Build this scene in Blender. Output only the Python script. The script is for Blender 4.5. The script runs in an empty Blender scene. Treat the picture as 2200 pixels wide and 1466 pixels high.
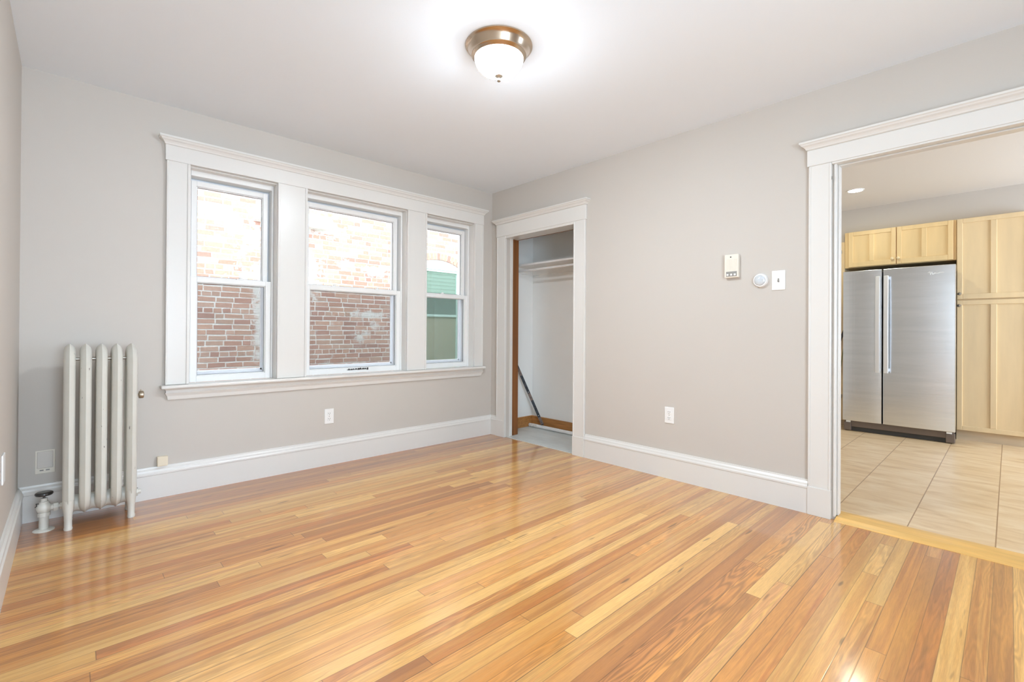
import bpy, bmesh, math, random
from mathutils import Vector, Matrix

# ------------------------------------------------------------------ camera, world, lights
C = bpy.context.scene.collection
SC = bpy.context.scene
YAW, PITCH, ROLL = math.radians(43.2939), math.radians(0.2046), math.radians(0.3456)
cam_data = bpy.data.cameras.new('camera')
cam = bpy.data.objects.new('camera', cam_data); C.objects.link(cam)
fw = Vector((math.sin(YAW)*math.cos(PITCH), math.cos(YAW)*math.cos(PITCH), math.sin(PITCH)))
rt = Vector((math.cos(YAW), -math.sin(YAW), 0)); up = rt.cross(fw)
r2 = rt*math.cos(ROLL)+up*math.sin(ROLL); u2 = -rt*math.sin(ROLL)+up*math.cos(ROLL)
M4 = Matrix(((r2.x, u2.x, -fw.x, -3.2696), (r2.y, u2.y, -fw.y, -3.791), (r2.z, u2.z, -fw.z, 1.0915), (0, 0, 0, 1)))
cam.matrix_world = M4
cam_data.sensor_fit = 'HORIZONTAL'; cam_data.sensor_width = 36
cam_data.lens = 1007.33/2200*36
cam_data.shift_x = 0; cam_data.shift_y = -24.63/2200
cam_data.clip_start = 0.02
SC.camera = cam

SC.view_settings.view_transform = 'Standard'
SC.view_settings.look = 'None'
SC.view_settings.gamma = 1
SC.view_settings.use_curve_mapping = False
SC.view_settings.exposure = 0.13
SC.cycles.use_denoising = True
SC.cycles.max_bounces = 12
SC.cycles.diffuse_bounces = 6
SC.cycles.transparent_max_bounces = 16
SC.cycles.sample_clamp_indirect = 6

world = bpy.data.worlds.new('overcast_sky'); SC.world = world
world.use_nodes = True
bg = world.node_tree.nodes['Background']
bg.inputs[0].default_value = (0.75, 0.87, 1.0, 1); bg.inputs[1].default_value = 6.4

def area(name, loc, direction, sx, sy, power, color):
    d = bpy.data.lights.new(name, 'AREA'); d.shape = 'RECTANGLE'; d.size = sx; d.size_y = sy
    d.energy = power; d.color = color
    o = bpy.data.objects.new(name, d); C.objects.link(o); o.location = loc
    o.rotation_euler = Vector(direction).to_track_quat('-Z', 'Y').to_euler()
    return o
# fill lights added outside unseen window openings behind the camera and in the kitchen
area('fill_light_front', (-2.78, -5.46, 1.15), (0.30, 1, 0.55), 1.15, 1.5, 72, (0.66, 0.83, 1.0))  # added fill, tilted upward to lift the ceiling
area('fill_light_kitchen', (2.5, -6.42, 1.5), (0, 1, 0.15), 1.35, 1.4, 92, (0.60, 0.76, 1.0))  # added fill that brightens the kitchen from out of view

# ------------------------------------------------------------------ helpers
def lin(c):
    return tuple((x/255/12.92 if x/255 <= 0.04045 else ((x/255+0.055)/1.055)**2.4) for x in c)

class MB:
    def __init__(s, f=None):
        s.bm = bmesh.new(); s.f = f or (lambda u, d, z: (u, d, z))
    def v(s, p): return s.bm.verts.new(s.f(*p))
    def face(s, vs):
        try: return s.bm.faces.new(vs)
        except ValueError: return None
    def box(s, a0, a1, b0, b1, c0, c1):
        vs = [s.v((a, b, c)) for a in (a0, a1) for b in (b0, b1) for c in (c0, c1)]
        for q in ((0,1,3,2), (4,6,7,5), (0,4,5,1), (2,3,7,6), (0,2,6,4), (1,5,7,3)):
            s.face([vs[i] for i in q])
        return s
    def loft(s, rings, closed=True, caps=True, loop=False):
        R = [[s.v(p) for p in r] for r in rings]
        n = len(R[0]); m = len(R)
        for i in range(m if loop else m-1):
            a, b = R[i], R[(i+1) % m]
            for j in range(n if closed else n-1):
                s.face([a[j], a[(j+1) % n], b[(j+1) % n], b[j]])
        if caps and not loop:
            s.face(R[0][::-1]); s.face(R[-1])
        return s
    def lathe(s, prof, o, axis='z', seg=32, cap=True):
        # prof: list of (radius, height along axis)
        rings = []
        for r, h in prof:
            ring = []
            for k in range(seg):
                a = 2*math.pi*k/seg; p, q = max(r, 1e-5)*math.cos(a), max(r, 1e-5)*math.sin(a)
                ring.append({'z': (o[0]+p, o[1]+q, o[2]+h), 'x': (o[0]+h, o[1]+p, o[2]+q), 'y': (o[0]+p, o[1]+h, o[2]+q)}[axis])
            rings.append(ring)
        return s.loft(rings, True, cap)
    def tube(s, pts, r, seg=12):
        pts = [Vector(p) for p in pts]; rings = []
        for i, p in enumerate(pts):
            t = (pts[min(i+1, len(pts)-1)]-pts[max(i-1, 0)]).normalized()
            a = t.orthogonal().normalized() if i == 0 else (a-t*a.dot(t)).normalized()
            b = t.cross(a); rr = r[i] if isinstance(r, (list, tuple)) else r
            rings.append([tuple(p+(a*math.cos(2*math.pi*k/seg)+b*math.sin(2*math.pi*k/seg))*rr) for k in range(seg)])
        return s.loft(rings)
    def mitred(s, prof, u0, u1, w=0.0):
        # moulding returned to the wall at both ends; prof = (out, z) from the wall outwards
        rings = []
        for d, z in prof:
            e = d-w
            rings.append([(u0-e, 0, z), (u0-e, d, z), (u1+e, d, z), (u1+e, 0, z)])
        return s.loft(rings, closed=False, caps=True)
    def extrude(s, prof, u0, u1):
        return s.loft([[(u0, d, z) for d, z in prof], [(u1, d, z) for d, z in prof]])

def obj(name, mb, mat, parent=None, bevel=0, smooth=False, base=None):
    bm = mb.bm
    bmesh.ops.recalc_face_normals(bm, faces=bm.faces)
    me = bpy.data.meshes.new(name)
    if smooth:
        for f in bm.faces: f.smooth = True
    off = Vector((0, 0, 0))
    if parent is not None:
        q = parent
        while q is not None: off += q.location; q = q.parent
    else:
        xs = [v.co for v in bm.verts]
        off = Vector(((min(v.x for v in xs)+max(v.x for v in xs))/2, (min(v.y for v in xs)+max(v.y for v in xs))/2, min(v.z for v in xs)))
    bmesh.ops.translate(bm, verts=bm.verts, vec=-off)
    bm.to_mesh(me); bm.free()
    o = bpy.data.objects.new(name, me); C.objects.link(o)
    if parent is not None: o.parent = parent
    else: o.location = off
    if mat: me.materials.append(mat)
    if bevel:
        b = o.modifiers.new('bevel', 'BEVEL'); b.width = bevel; b.segments = 2; b.limit_method = 'ANGLE'; b.angle_limit = math.radians(50)
    if smooth:
        try:
            me.set_sharp_from_angle(angle=math.radians(38))
        except Exception: pass
    return o
def tag(o, label, cat, group=None, kind=None):
    o['label'] = label; o['category'] = cat
    if group: o['group'] = group
    if kind: o['kind'] = kind
    return o
def empty(name, loc, label, cat, group=None, kind=None):
    o = bpy.data.objects.new(name, None); C.objects.link(o); o.location = loc; o.empty_display_size = 0.05
    return tag(o, label, cat, group, kind)
def struct(name, mb, mat, label, cat, **k):
    return tag(obj(name, mb, mat, **k), label, cat, kind='structure')
def copy_tree(o, parent=None):
    c = o.copy(); C.objects.link(c); c.parent = parent
    for ch in list(o.children): copy_tree(ch, c)
    return c

W, H = 3.477, 2.56
A = lambda u, d, z: (u, -d, z)          # window wall: u = x, d = out into the room
B = lambda u, d, z: (-d, u, z)          # door wall: u = y
L = lambda u, d, z: (-W+d, u, z)        # left wall

def holes(mb, u0, u1, d0, d1, z0, z1, ops):
    us = sorted({u0, u1, *[o[0] for o in ops], *[o[1] for o in ops]})
    for a, b in zip(us, us[1:]):
        zc = z0
        for o in sorted(ops, key=lambda o: o[2]):
            if o[0] <= a+1e-6 and o[1] >= b-1e-6:
                if o[2] > zc+1e-6: mb.box(a, b, d0, d1, zc, o[2])
                zc = o[3]
        if zc < z1-1e-6: mb.box(a, b, d0, d1, zc, z1)
    return mb

# ------------------------------------------------------------------ materials
def mat(name, color, rough=0.5, metal=0, spec=0.5, bump=0, bump_scale=60, vary=0.0, vary_scale=3, coat=0, stretch=(1, 1, 1), emit=0):
    m = bpy.data.materials.new(name); m.use_nodes = True
    nt = m.node_tree; n = nt.nodes; b = n['Principled BSDF']
    c = lin(color)
    b.inputs['Base Color'].default_value = (*c, 1); b.inputs['Roughness'].default_value = rough
    b.inputs['Metallic'].default_value = metal; b.inputs['Specular IOR Level'].default_value = spec
    b.inputs['Coat Weight'].default_value = coat; b.inputs['Coat Roughness'].default_value = 0.12
    if vary or bump:
        tc = n.new('ShaderNodeTexCoord'); mp = n.new('ShaderNodeMapping'); nt.links.new(tc.outputs['Object'], mp.inputs[0])
        mp.inputs['Scale'].default_value = stretch
    if vary:
        t = n.new('ShaderNodeTexNoise'); t.inputs['Scale'].default_value = vary_scale; t.inputs['Detail'].default_value = 5
        nt.links.new(mp.outputs[0], t.inputs['Vector'])
        r = n.new('ShaderNodeValToRGB'); r.color_ramp.elements[0].position = 0.3; r.color_ramp.elements[1].position = 0.7
        r.color_ramp.elements[0].color = (*[x*(1-vary) for x in c], 1); r.color_ramp.elements[1].color = (*[min(1, x*(1+vary)) for x in c], 1)
        nt.links.new(t.outputs['Fac'], r.inputs[0]); nt.links.new(r.outputs[0], b.inputs['Base Color'])
    if bump:
        t2 = n.new('ShaderNodeTexNoise'); t2.inputs['Scale'].default_value = bump_scale; t2.inputs['Detail'].default_value = 3
        nt.links.new(mp.outputs[0], t2.inputs['Vector'])
        bp = n.new('ShaderNodeBump'); bp.inputs['Strength'].default_value = bump; bp.inputs['Distance'].default_value = 0.004
        nt.links.new(t2.outputs['Fac'], bp.inputs['Height']); nt.links.new(bp.outputs[0], b.inputs['Normal'])
    return m

M_wall = mat('greige_wall_paint', (201, 195, 187), 0.55, vary=0.012, vary_scale=1.2, bump=0.06, bump_scale=180, spec=0.3)
M_ceil = mat('white_ceiling_paint', (238, 245, 252), 0.7, bump=0.05, bump_scale=150, spec=0.2)
M_trim = mat('white_trim_paint', (224, 222, 217), 0.28, bump=0.03, bump_scale=40)
M_kwall = mat('kitchen_wall_paint', (206, 198, 187), 0.55, spec=0.3)
M_kceil = mat('kitchen_ceiling_paint', (226, 219, 210), 0.6, spec=0.3)
M_closet = mat('closet_wall_paint', (240, 240, 237), 0.55, vary=0.015)
M_vinyl = mat('window_vinyl', (236, 236, 234), 0.35)
M_vinylx = mat('window_vinyl_exterior', (238, 242, 246), 0.4)
M_rad = mat('radiator_paint', (214, 212, 203), 0.38, vary=0.03, vary_scale=9, bump=0.12, bump_scale=45)
def chips(m, dark, lo=0.735, hi=0.755, sc=70):
    # small paint chips that show what is under the paint
    nt = m.node_tree; n = nt.nodes; b = n['Principled BSDF']; l = [k for k in nt.links if k.to_socket == b.inputs['Base Color']][0]; src = l.from_socket
    tc = n.new('ShaderNodeTexCoord'); mp = n.new('ShaderNodeMapping'); mp.inputs['Scale'].default_value = (1, 1, 0.35); nt.links.new(tc.outputs['Object'], mp.inputs[0])
    t = n.new('ShaderNodeTexNoise'); t.inputs['Scale'].default_value = sc; t.inputs['Detail'].default_value = 2; nt.links.new(mp.outputs[0], t.inputs['Vector'])
    r = n.new('ShaderNodeMapRange'); r.inputs['From Min'].default_value = lo; r.inputs['From Max'].default_value = hi; nt.links.new(t.outputs['Fac'], r.inputs['Value'])
    mx = n.new('ShaderNodeMix'); mx.data_type = 'RGBA'; nt.links.new(r.outputs[0], mx.inputs[0]); nt.links.new(src, mx.inputs[6]); mx.inputs[7].default_value = (*lin(dark), 1)
    nt.links.new(mx.outputs[2], b.inputs['Base Color'])
chips(M_rad, (126, 122, 114))
M_plate = mat('white_plastic', (240, 240, 238), 0.3)
M_ivory = mat('ivory_plastic', (232, 226, 213), 0.35)
M_cream = mat('cream_plastic', (232, 220, 196), 0.4)
M_slot = mat('dark_slot', (60, 58, 55), 0.6)
M_slotmid = mat('outlet_slot_grey', (112, 110, 104), 0.6)
M_gasket = mat('dark_gasket', (92, 100, 108), 0.5)
M_slotgrey = mat('grey_slot', (150, 148, 142), 0.6)
M_nickel = mat('brushed_nickel', (196, 178, 158), 0.24, metal=1)
M_nickel2 = mat('satin_nickel', (176, 170, 160), 0.3, metal=1)
M_brass = mat('aged_brass', (188, 174, 154), 0.35, metal=1)
M_black = mat('black_handwheel', (38, 34, 32), 0.3, coat=0.5)
M_steel = mat('stainless_steel', (226, 231, 236), 0.24, metal=1, vary=0.05, vary_scale=2, stretch=(1, 1, 14), bump=0.05, bump_scale=6)
M_steelh = mat('satin_handle_steel', (226, 226, 226), 0.35, metal=0.3)
M_darkbody = mat('dark_fridge_body', (58, 52, 48), 0.5)
M_grille = mat('taupe_grille_plastic', (112, 98, 88), 0.4)
M_emblem = mat('silver_emblem', (244, 244, 244), 0.3)
M_maple = mat('maple_cabinet', (238, 207, 152), 0.36, vary=0.05, vary_scale=2.2, stretch=(6, 6, 0.8), coat=0.2)
M_maple2 = mat('pale_maple_cabinet', (233, 207, 162), 0.36, vary=0.05, vary_scale=2.2, stretch=(6, 6, 0.8), coat=0.2)
M_kick = mat('pale_toe_kick', (206, 186, 156), 0.5, vary=0.08, vary_scale=3, stretch=(8, 1, 8))
M_knobw = mat('pale_wood_knob', (238, 214, 168), 0.4)
M_brownwood = mat('bare_brown_wood', (132, 82, 42), 0.5, vary=0.25, vary_scale=3, stretch=(10, 10, 0.6))
M_oakbase = mat('oak_baseboard_stain', (170, 118, 66), 0.45, vary=0.25, vary_scale=4, stretch=(6, 1.2, 18))
M_thresh = mat('blond_oak_threshold', (226, 178, 98), 0.35, vary=0.12, vary_scale=6, stretch=(4, 0.6, 4), coat=0.3)
M_bar = mat('painted_steel_bar', (52, 56, 62), 0.4, metal=0.6, vary=0.7, vary_scale=22)
M_pipe = mat('white_painted_pipe', (232, 230, 228), 0.35)
M_strapd = mat('dark_strap_cloth', (62, 58, 56), 0.8)
M_strapg = mat('olive_strap_cloth', (110, 112, 62), 0.8)
M_screenfr = mat('screen_frame_white', (236, 238, 240), 0.4)
M_siding = mat('pale_green_siding', (160, 186, 172), 0.6)
M_nframe = mat('pale_green_sash_paint', (196, 218, 202), 0.5)
M_stone = mat('white_painted_stone', (246, 244, 240), 0.7)
M_ground = mat('alley_concrete', (160, 156, 150), 0.9, vary=0.1)

def emis(name, color, s):
    m = bpy.data.materials.new(name); m.use_nodes = True; nt = m.node_tree
    nt.nodes.remove(nt.nodes['Principled BSDF']); e = nt.nodes.new('ShaderNodeEmission')
    e.inputs[0].default_value = (*color, 1); e.inputs[1].default_value = s
    nt.links.new(e.outputs[0], nt.nodes['Material Output'].inputs[0]); return m
M_bowl = emis('lit_opal_glass', (0.90, 0.99, 1.07), 60.0)
_n = M_bowl.node_tree; _g = _n.nodes.new('ShaderNodeNewGeometry'); _x = _n.nodes.new('ShaderNodeSeparateXYZ'); _n.links.new(_g.outputs['Normal'], _x.inputs[0])
_r = _n.nodes.new('ShaderNodeMapRange'); _n.links.new(_x.outputs[2], _r.inputs['Value'])
for _k, _v in (('From Min', -0.58), ('From Max', -0.985), ('To Min', 11.0), ('To Max', 440.0)): _r.inputs[_k].default_value = _v
_n.links.new(_r.outputs[0], _n.nodes['Emission'].inputs[1])
M_lens = emis('lit_downlight_lens', (0.96, 0.97, 0.80), 170.0)

def glass_mat(name, tint=(1, 1, 1), refl=0.06):
    m = bpy.data.materials.new(name); m.use_nodes = True; nt = m.node_tree; n = nt.nodes
    n.remove(n['Principled BSDF'])
    t = n.new('ShaderNodeBsdfTransparent'); t.inputs[0].default_value = (*tint, 1)
    g = n.new('ShaderNodeBsdfGlossy'); g.inputs['Roughness'].default_value = 0.0
    f = n.new('ShaderNodeFresnel'); f.inputs[0].default_value = 1.35
    mx = n.new('ShaderNodeMixShader'); nt.links.new(f.outputs[0], mx.inputs[0])
    nt.links.new(t.outputs[0], mx.inputs[1]); nt.links.new(g.outputs[0], mx.inputs[2])
    nt.links.new(mx.outputs[0], n['Material Output'].inputs[0]); return m
M_glass = glass_mat('window_glass')
def screen_mat():
    m = bpy.data.materials.new('insect_screen_mesh'); m.use_nodes = True; nt = m.node_tree; n = nt.nodes
    b = n['Principled BSDF']; b.inputs['Base Color'].default_value = (*lin((70, 72, 74)), 1); b.inputs['Roughness'].default_value = 0.8
    t = n.new('ShaderNodeBsdfTransparent'); mx = n.new('ShaderNodeMixShader'); mx.inputs[0].default_value = 0.40
    nt.links.new(t.outputs[0], mx.inputs[1]); nt.links.new(b.outputs[0], mx.inputs[2])
    nt.links.new(mx.outputs[0], n['Material Output'].inputs[0]); return m
M_screen = screen_mat()
def pane_mat(name, col, refl):
    m = bpy.data.materials.new(name); m.use_nodes = True; nt = m.node_tree; n = nt.nodes
    b = n['Principled BSDF']; b.inputs['Base Color'].default_value = (*lin(col), 1); b.inputs['Roughness'].default_value = 0.6
    g = n.new('ShaderNodeBsdfGlossy'); g.inputs[0].default_value = (0.80, 0.95, 0.88, 1); g.inputs['Roughness'].default_value = 0.03
    mx = n.new('ShaderNodeMixShader'); mx.inputs[0].default_value = refl
    nt.links.new(b.outputs[0], mx.inputs[1]); nt.links.new(g.outputs[0], mx.inputs[2])
    nt.links.new(mx.outputs[0], n['Material Output'].inputs[0]); return m
M_npane = pane_mat('greenish_reflecting_pane', (96, 112, 102), 0.42)
M_npane2 = pane_mat('olive_reflecting_pane', (172, 168, 140), 0.22)

def math_node(nt, op, a, b=None, c=None):
    n = nt.nodes.new('ShaderNodeMath'); n.operation = op
    for i, x in enumerate((a, b, c)):
        if x is None: continue
        if isinstance(x, (int, float)): n.inputs[i].default_value = x
        else: nt.links.new(x, n.inputs[i])
    return n.outputs[0]

def plank_mat():
    m = bpy.data.materials.new('strip_oak_floor'); m.use_nodes = True; nt = m.node_tree; n = nt.nodes; lk = nt.links.new
    b = n['Principled BSDF']
    tone = n.new('ShaderNodeAttribute'); tone.attribute_name = 'tone'
    seed = n.new('ShaderNodeAttribute'); seed.attribute_name = 'seed'
    uv = n.new('ShaderNodeUVMap'); uv.uv_map = 'plank'; sx = n.new('ShaderNodeSeparateXYZ'); lk(uv.outputs[0], sx.inputs[0])
    uv2 = n.new('ShaderNodeUVMap'); uv2.uv_map = 'ends'; se = n.new('ShaderNodeSeparateXYZ'); lk(uv2.outputs[0], se.inputs[0])
    u, v = sx.outputs[0], sx.outputs[1]
    sd = math_node(nt, 'MULTIPLY', seed.outputs['Fac'], 91.7)
    def noise(su, sv, scale, detail, rough=0.5, dist=0.0):
        cb = n.new('ShaderNodeCombineXYZ')
        lk(math_node(nt, 'MULTIPLY', u, su), cb.inputs[0]); lk(math_node(nt, 'MULTIPLY', v, sv), cb.inputs[1]); lk(sd, cb.inputs[2])
        t = n.new('ShaderNodeTexNoise'); t.inputs['Scale'].default_value = scale; t.inputs['Detail'].default_value = detail
        t.inputs['Roughness'].default_value = rough; t.inputs['Distortion'].default_value = dist
        lk(cb.outputs[0], t.inputs['Vector']); return t.outputs['Fac']
    fine = noise(3.2, 5.0, 6, 4, 0.6)                # long pores
    broad = noise(0.9, 0.7, 2.0, 2)                # slow drift along a board
    ring = noise(0.8, 0.55, 2.2, 1.5)              # growth rings, contour lines of a slow field
    rings = math_node(nt, 'SINE', math_node(nt, 'MULTIPLY', ring, 70))
    fga = n.new('ShaderNodeAttribute'); fga.attribute_name = 'figure'; figure = fga.outputs['Fac']
    toneb = n.new('ShaderNodeAttribute'); toneb.attribute_name = 'tone_b'
    streak = noise(0.45, 1.1, 2.0, 2, 0.5, 0.6)
    sm = n.new('ShaderNodeMapRange'); sm.inputs['From Min'].default_value = 0.44; sm.inputs['From Max'].default_value = 0.60; lk(streak, sm.inputs['Value'])
    tmix = n.new('ShaderNodeMix'); tmix.data_type = 'RGBA'; lk(sm.outputs[0], tmix.inputs[0]); lk(tone.outputs['Color'], tmix.inputs[6]); lk(toneb.outputs['Color'], tmix.inputs[7])
    k1 = math_node(nt, 'MULTIPLY_ADD', fine, 0.62, 0.69)
    k2 = math_node(nt, 'MULTIPLY_ADD', broad, 0.45, 0.78)
    k3 = math_node(nt, 'MULTIPLY_ADD', math_node(nt, 'MULTIPLY', rings, figure), 1.0, 1.0)
    knotn = noise(2.2, 0.8, 2.6, 0)
    knot = n.new('ShaderNodeMapRange'); knot.inputs['From Min'].default_value = 0.80; knot.inputs['From Max'].default_value = 0.86
    knot.inputs['To Min'].default_value = 1; knot.inputs['To Max'].default_value = 0.45; lk(knotn, knot.inputs['Value'])
    k = math_node(nt, 'MULTIPLY', math_node(nt, 'MULTIPLY', k1, k2), math_node(nt, 'MULTIPLY', k3, knot.outputs[0]))
    # seams
    dv = math_node(nt, 'MINIMUM', v, math_node(nt, 'SUBTRACT', 1.0, v))
    gv = n.new('ShaderNodeMapRange'); gv.inputs['From Min'].default_value = 0.010; gv.inputs['From Max'].default_value = 0.030
    gv.inputs['To Min'].default_value = 0.60; gv.inputs['To Max'].default_value = 1; lk(dv, gv.inputs['Value'])
    de = math_node(nt, 'MINIMUM', se.outputs[0], se.outputs[1])
    ge = n.new('ShaderNodeMapRange'); ge.inputs['From Min'].default_value = 0.0008; ge.inputs['From Max'].default_value = 0.002
    ge.inputs['To Min'].default_value = 0.5; ge.inputs['To Max'].default_value = 1; lk(de, ge.inputs['Value'])
    k = math_node(nt, 'MULTIPLY', k, math_node(nt, 'MULTIPLY', gv.outputs[0], ge.outputs[0]))
    sa = n.new('ShaderNodeAttribute'); sa.attribute_name = 'seam'
    sr = n.new('ShaderNodeMapRange'); sr.inputs['From Min'].default_value = 0.955; sr.inputs['From Max'].default_value = 0.975; sr.inputs['To Min'].default_value = 0; sr.inputs['To Max'].default_value = 0.62; lk(v, sr.inputs['Value'])
    k = math_node(nt, 'MULTIPLY', k, math_node(nt, 'SUBTRACT', 1.0, math_node(nt, 'MULTIPLY', sr.outputs[0], sa.outputs['Fac'])))
    mx = n.new('ShaderNodeVectorMath'); mx.operation = 'SCALE'; lk(tmix.outputs[2], mx.inputs[0]); lk(k, mx.inputs['Scale'])
    lk(mx.outputs[0], b.inputs['Base Color'])
    b.inputs['Roughness'].default_value = 0.34; b.inputs['Specular IOR Level'].default_value = 0.45
    b.inputs['Coat Weight'].default_value = 1.0; b.inputs['Coat Roughness'].default_value = 0.14; b.inputs['Coat IOR'].default_value = 1.62
    bp = n.new('ShaderNodeBump'); bp.inputs['Strength'].default_value = 0.10; bp.inputs['Distance'].default_value = 0.002
    lk(math_node(nt, 'ADD', math_node(nt, 'MULTIPLY', gv.outputs[0], 1.0), broad), bp.inputs['Height']); lk(bp.outputs[0], b.inputs['Normal'])
    lk(bp.outputs[0], b.inputs['Coat Normal'])
    return m
M_floor = plank_mat()

def tile_mat():
    m = bpy.data.materials.new('kitchen_stone_tile'); m.use_nodes = True; nt = m.node_tree; n = nt.nodes; lk = nt.links.new
    b = n['Principled BSDF']
    g = n.new('ShaderNodeNewGeometry'); s = n.new('ShaderNodeSeparateXYZ'); lk(g.outputs['Position'], s.inputs[0])
    y = math_node(nt, 'DIVIDE', math_node(nt, 'ADD', s.outputs[1], 3.400), 0.3435)
    row = math_node(nt, 'FLOOR', y); fr = math_node(nt, 'FRACT', y)
    cb = n.new('ShaderNodeCombineXYZ'); lk(math_node(nt, 'MULTIPLY', s.outputs[0], 3.2), cb.inputs[0]); lk(math_node(nt, 'MULTIPLY', s.outputs[1], 0.8), cb.inputs[1]); lk(math_node(nt, 'MULTIPLY', row, 5.3), cb.inputs[2])
    t = n.new('ShaderNodeTexNoise'); t.inputs['Scale'].default_value = 3.2; t.inputs['Detail'].default_value = 7; t.inputs['Roughness'].default_value = 0.62; t.inputs['Distortion'].default_value = 0.9
    lk(cb.outputs[0], t.inputs['Vector'])
    r = n.new('ShaderNodeValToRGB'); e = r.color_ramp.elements
    e[0].position = 0.28; e[0].color = (*lin((198, 163, 118)), 1); e[1].position = 0.72; e[1].color = (*lin((232, 210, 176)), 1)
    x = r.color_ramp.elements.new(0.47); x.color = (*lin((218, 188, 146)), 1)
    lk(t.outputs['Fac'], r.inputs[0])
    d = math_node(nt, 'MINIMUM', fr, math_node(nt, 'SUBTRACT', 1.0, fr))
    mr = n.new('ShaderNodeMapRange'); mr.inputs['From Min'].default_value = 0.004; mr.inputs['From Max'].default_value = 0.011; mr.inputs['To Min'].default_value = 0; mr.inputs['To Max'].default_value = 1
    lk(d, mr.inputs['Value'])
    mix = n.new('ShaderNodeMix'); mix.data_type = 'RGBA'; lk(mr.outputs[0], mix.inputs[0]); mix.inputs[6].default_value = (*lin((158, 122, 86)), 1); lk(r.outputs[0], mix.inputs[7])
    lk(mix.outputs[2], b.inputs['Base Color']); b.inputs['Roughness'].default_value = 0.32
    return m
M_tile = tile_mat()
def vinylfloor_mat():
    m = mat('closet_vinyl_floor', (206, 210, 207), 0.3, vary=0.16, vary_scale=5, stretch=(1.4, 0.6, 1)); return m
M_cfloor = vinylfloor_mat()

def brick_mat():
    m = bpy.data.materials.new('weathered_red_brick'); m.use_nodes = True; nt = m.node_tree; n = nt.nodes; lk = nt.links.new
    b = n['Principled BSDF']; b.inputs['Roughness'].default_value = 0.9; b.inputs['Specular IOR Level'].default_value = 0.1
    tone = n.new('ShaderNodeAttribute'); tone.attribute_name = 'tone'
    tc = n.new('ShaderNodeNewGeometry')
    def noise(sc, det, ro=0.6, sv=(1, 1, 1)):
        mp = n.new('ShaderNodeMapping'); mp.inputs['Scale'].default_value = sv; lk(tc.outputs['Position'], mp.inputs[0])
        t = n.new('ShaderNodeTexNoise'); t.inputs['Scale'].default_value = sc; t.inputs['Detail'].default_value = det; t.inputs['Roughness'].default_value = ro
        lk(mp.outputs[0], t.inputs['Vector']); return t.outputs['Fac']
    f = noise(28, 5); mot = math_node(nt, 'MULTIPLY_ADD', f, 0.5, 0.75)
    vm = n.new('ShaderNodeVectorMath'); vm.operation = 'SCALE'; lk(tone.outputs['Color'], vm.inputs[0]); lk(mot, vm.inputs['Scale'])
    # efflorescence and mortar smear: patches of white with their own outline
    p = noise(1.3, 8, 0.72)
    pr = n.new('ShaderNodeMapRange'); pr.inputs['From Min'].default_value = 0.585; pr.inputs['From Max'].default_value = 0.64; lk(p, pr.inputs['Value'])
    # named patches at their places on the wall (x, z, half width, half height)
    sp = n.new('ShaderNodeSeparateXYZ'); lk(tc.outputs['Position'], sp.inputs[0])
    total = pr.outputs[0]
    wob = noise(9, 6, 0.7)
    for px, pz, hw, hh in ((-0.86, 1.85, 0.26, 0.38), (-1.45, 1.15, 0.10, 0.75), (-1.55, 2.3, 0.12, 0.22), (0.10, 1.33, 0.36, 0.07), (-0.55, 2.55, 0.3, 0.12), (0.2, 2.0, 0.25, 0.10), (-1.45, 1.75, 0.12, 0.35)):
        dx = math_node(nt, 'DIVIDE', math_node(nt, 'SUBTRACT', sp.outputs[0], px), hw)
        dz = math_node(nt, 'DIVIDE', math_node(nt, 'SUBTRACT', sp.outputs[2], pz), hh)
        rr = math_node(nt, 'SQRT', math_node(nt, 'ADD', math_node(nt, 'MULTIPLY', dx, dx), math_node(nt, 'MULTIPLY', dz, dz)))
        q = math_node(nt, 'ADD', rr, math_node(nt, 'MULTIPLY', math_node(nt, 'SUBTRACT', wob, 0.5), 4.2))
        mr = n.new('ShaderNodeMapRange'); mr.inputs['From Min'].default_value = 0.9; mr.inputs['From Max'].default_value = 0.45; lk(q, mr.inputs['Value'])
        total = math_node(nt, 'MAXIMUM', total, mr.outputs[0])
    mix = n.new('ShaderNodeMix'); mix.data_type = 'RGBA'; lk(math_node(nt, 'MULTIPLY', total, 0.85), mix.inputs[0]); lk(vm.outputs[0], mix.inputs[6]); mix.inputs[7].default_value = (*lin((236, 230, 222)), 1)
    lk(mix.outputs[2], b.inputs['Base Color'])
    bp = n.new('ShaderNodeBump'); bp.inputs['Strength'].default_value = 0.4; bp.inputs['Distance'].default_value = 0.01; lk(f, bp.inputs['Height']); lk(bp.outputs[0], b.inputs['Normal'])
    return m
M_brick = brick_mat()

# ------------------------------------------------------------------ room shell
ops_win = [(-2.69, -2.14, 0.70, 2.19), (-1.925, -1.033, 0.70, 2.19), (-0.828, -0.25, 0.70, 2.19)]
def wall_local(f): return MB(f)
struct('wall_back', holes(MB(A), -W-0.2, 0.78, -0.2, 0, -0.12, H+0.2, ops_win).box(0.78, 6.5, -0.2, -0.05, -1.2, 2.95), M_wall, 'greige wall with the three part window', 'wall')
cl = (-1.135, -0.237, -0.02, 2.06); kt = (-4.62, -3.09, -0.02, 2.104)
wb = MB(lambda u, d, z: (d, u, z))
holes(wb, -5.5, 0.0, 0.0, 0.12, -0.12, H, [cl, kt])
struct('wall_right', wb, M_wall, 'greige wall with the closet doorway and the kitchen opening', 'wall')
struct('wall_left', MB(lambda u, d, z: (-W-d, u, z)).box(-5.5, 0.0, 0, 0.15, -0.12, H+0.2), M_wall, 'greige wall at the left edge beside the radiator', 'wall')
struct('wall_front', holes(MB(), -W, 0.0, -5.5, -5.3, -0.12, H+0.2, [(-3.38, -2.2, 0.65, 2.2)]), M_wall, 'greige wall behind the viewer', 'wall')  # opening added out of view to let the fill light in
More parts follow.
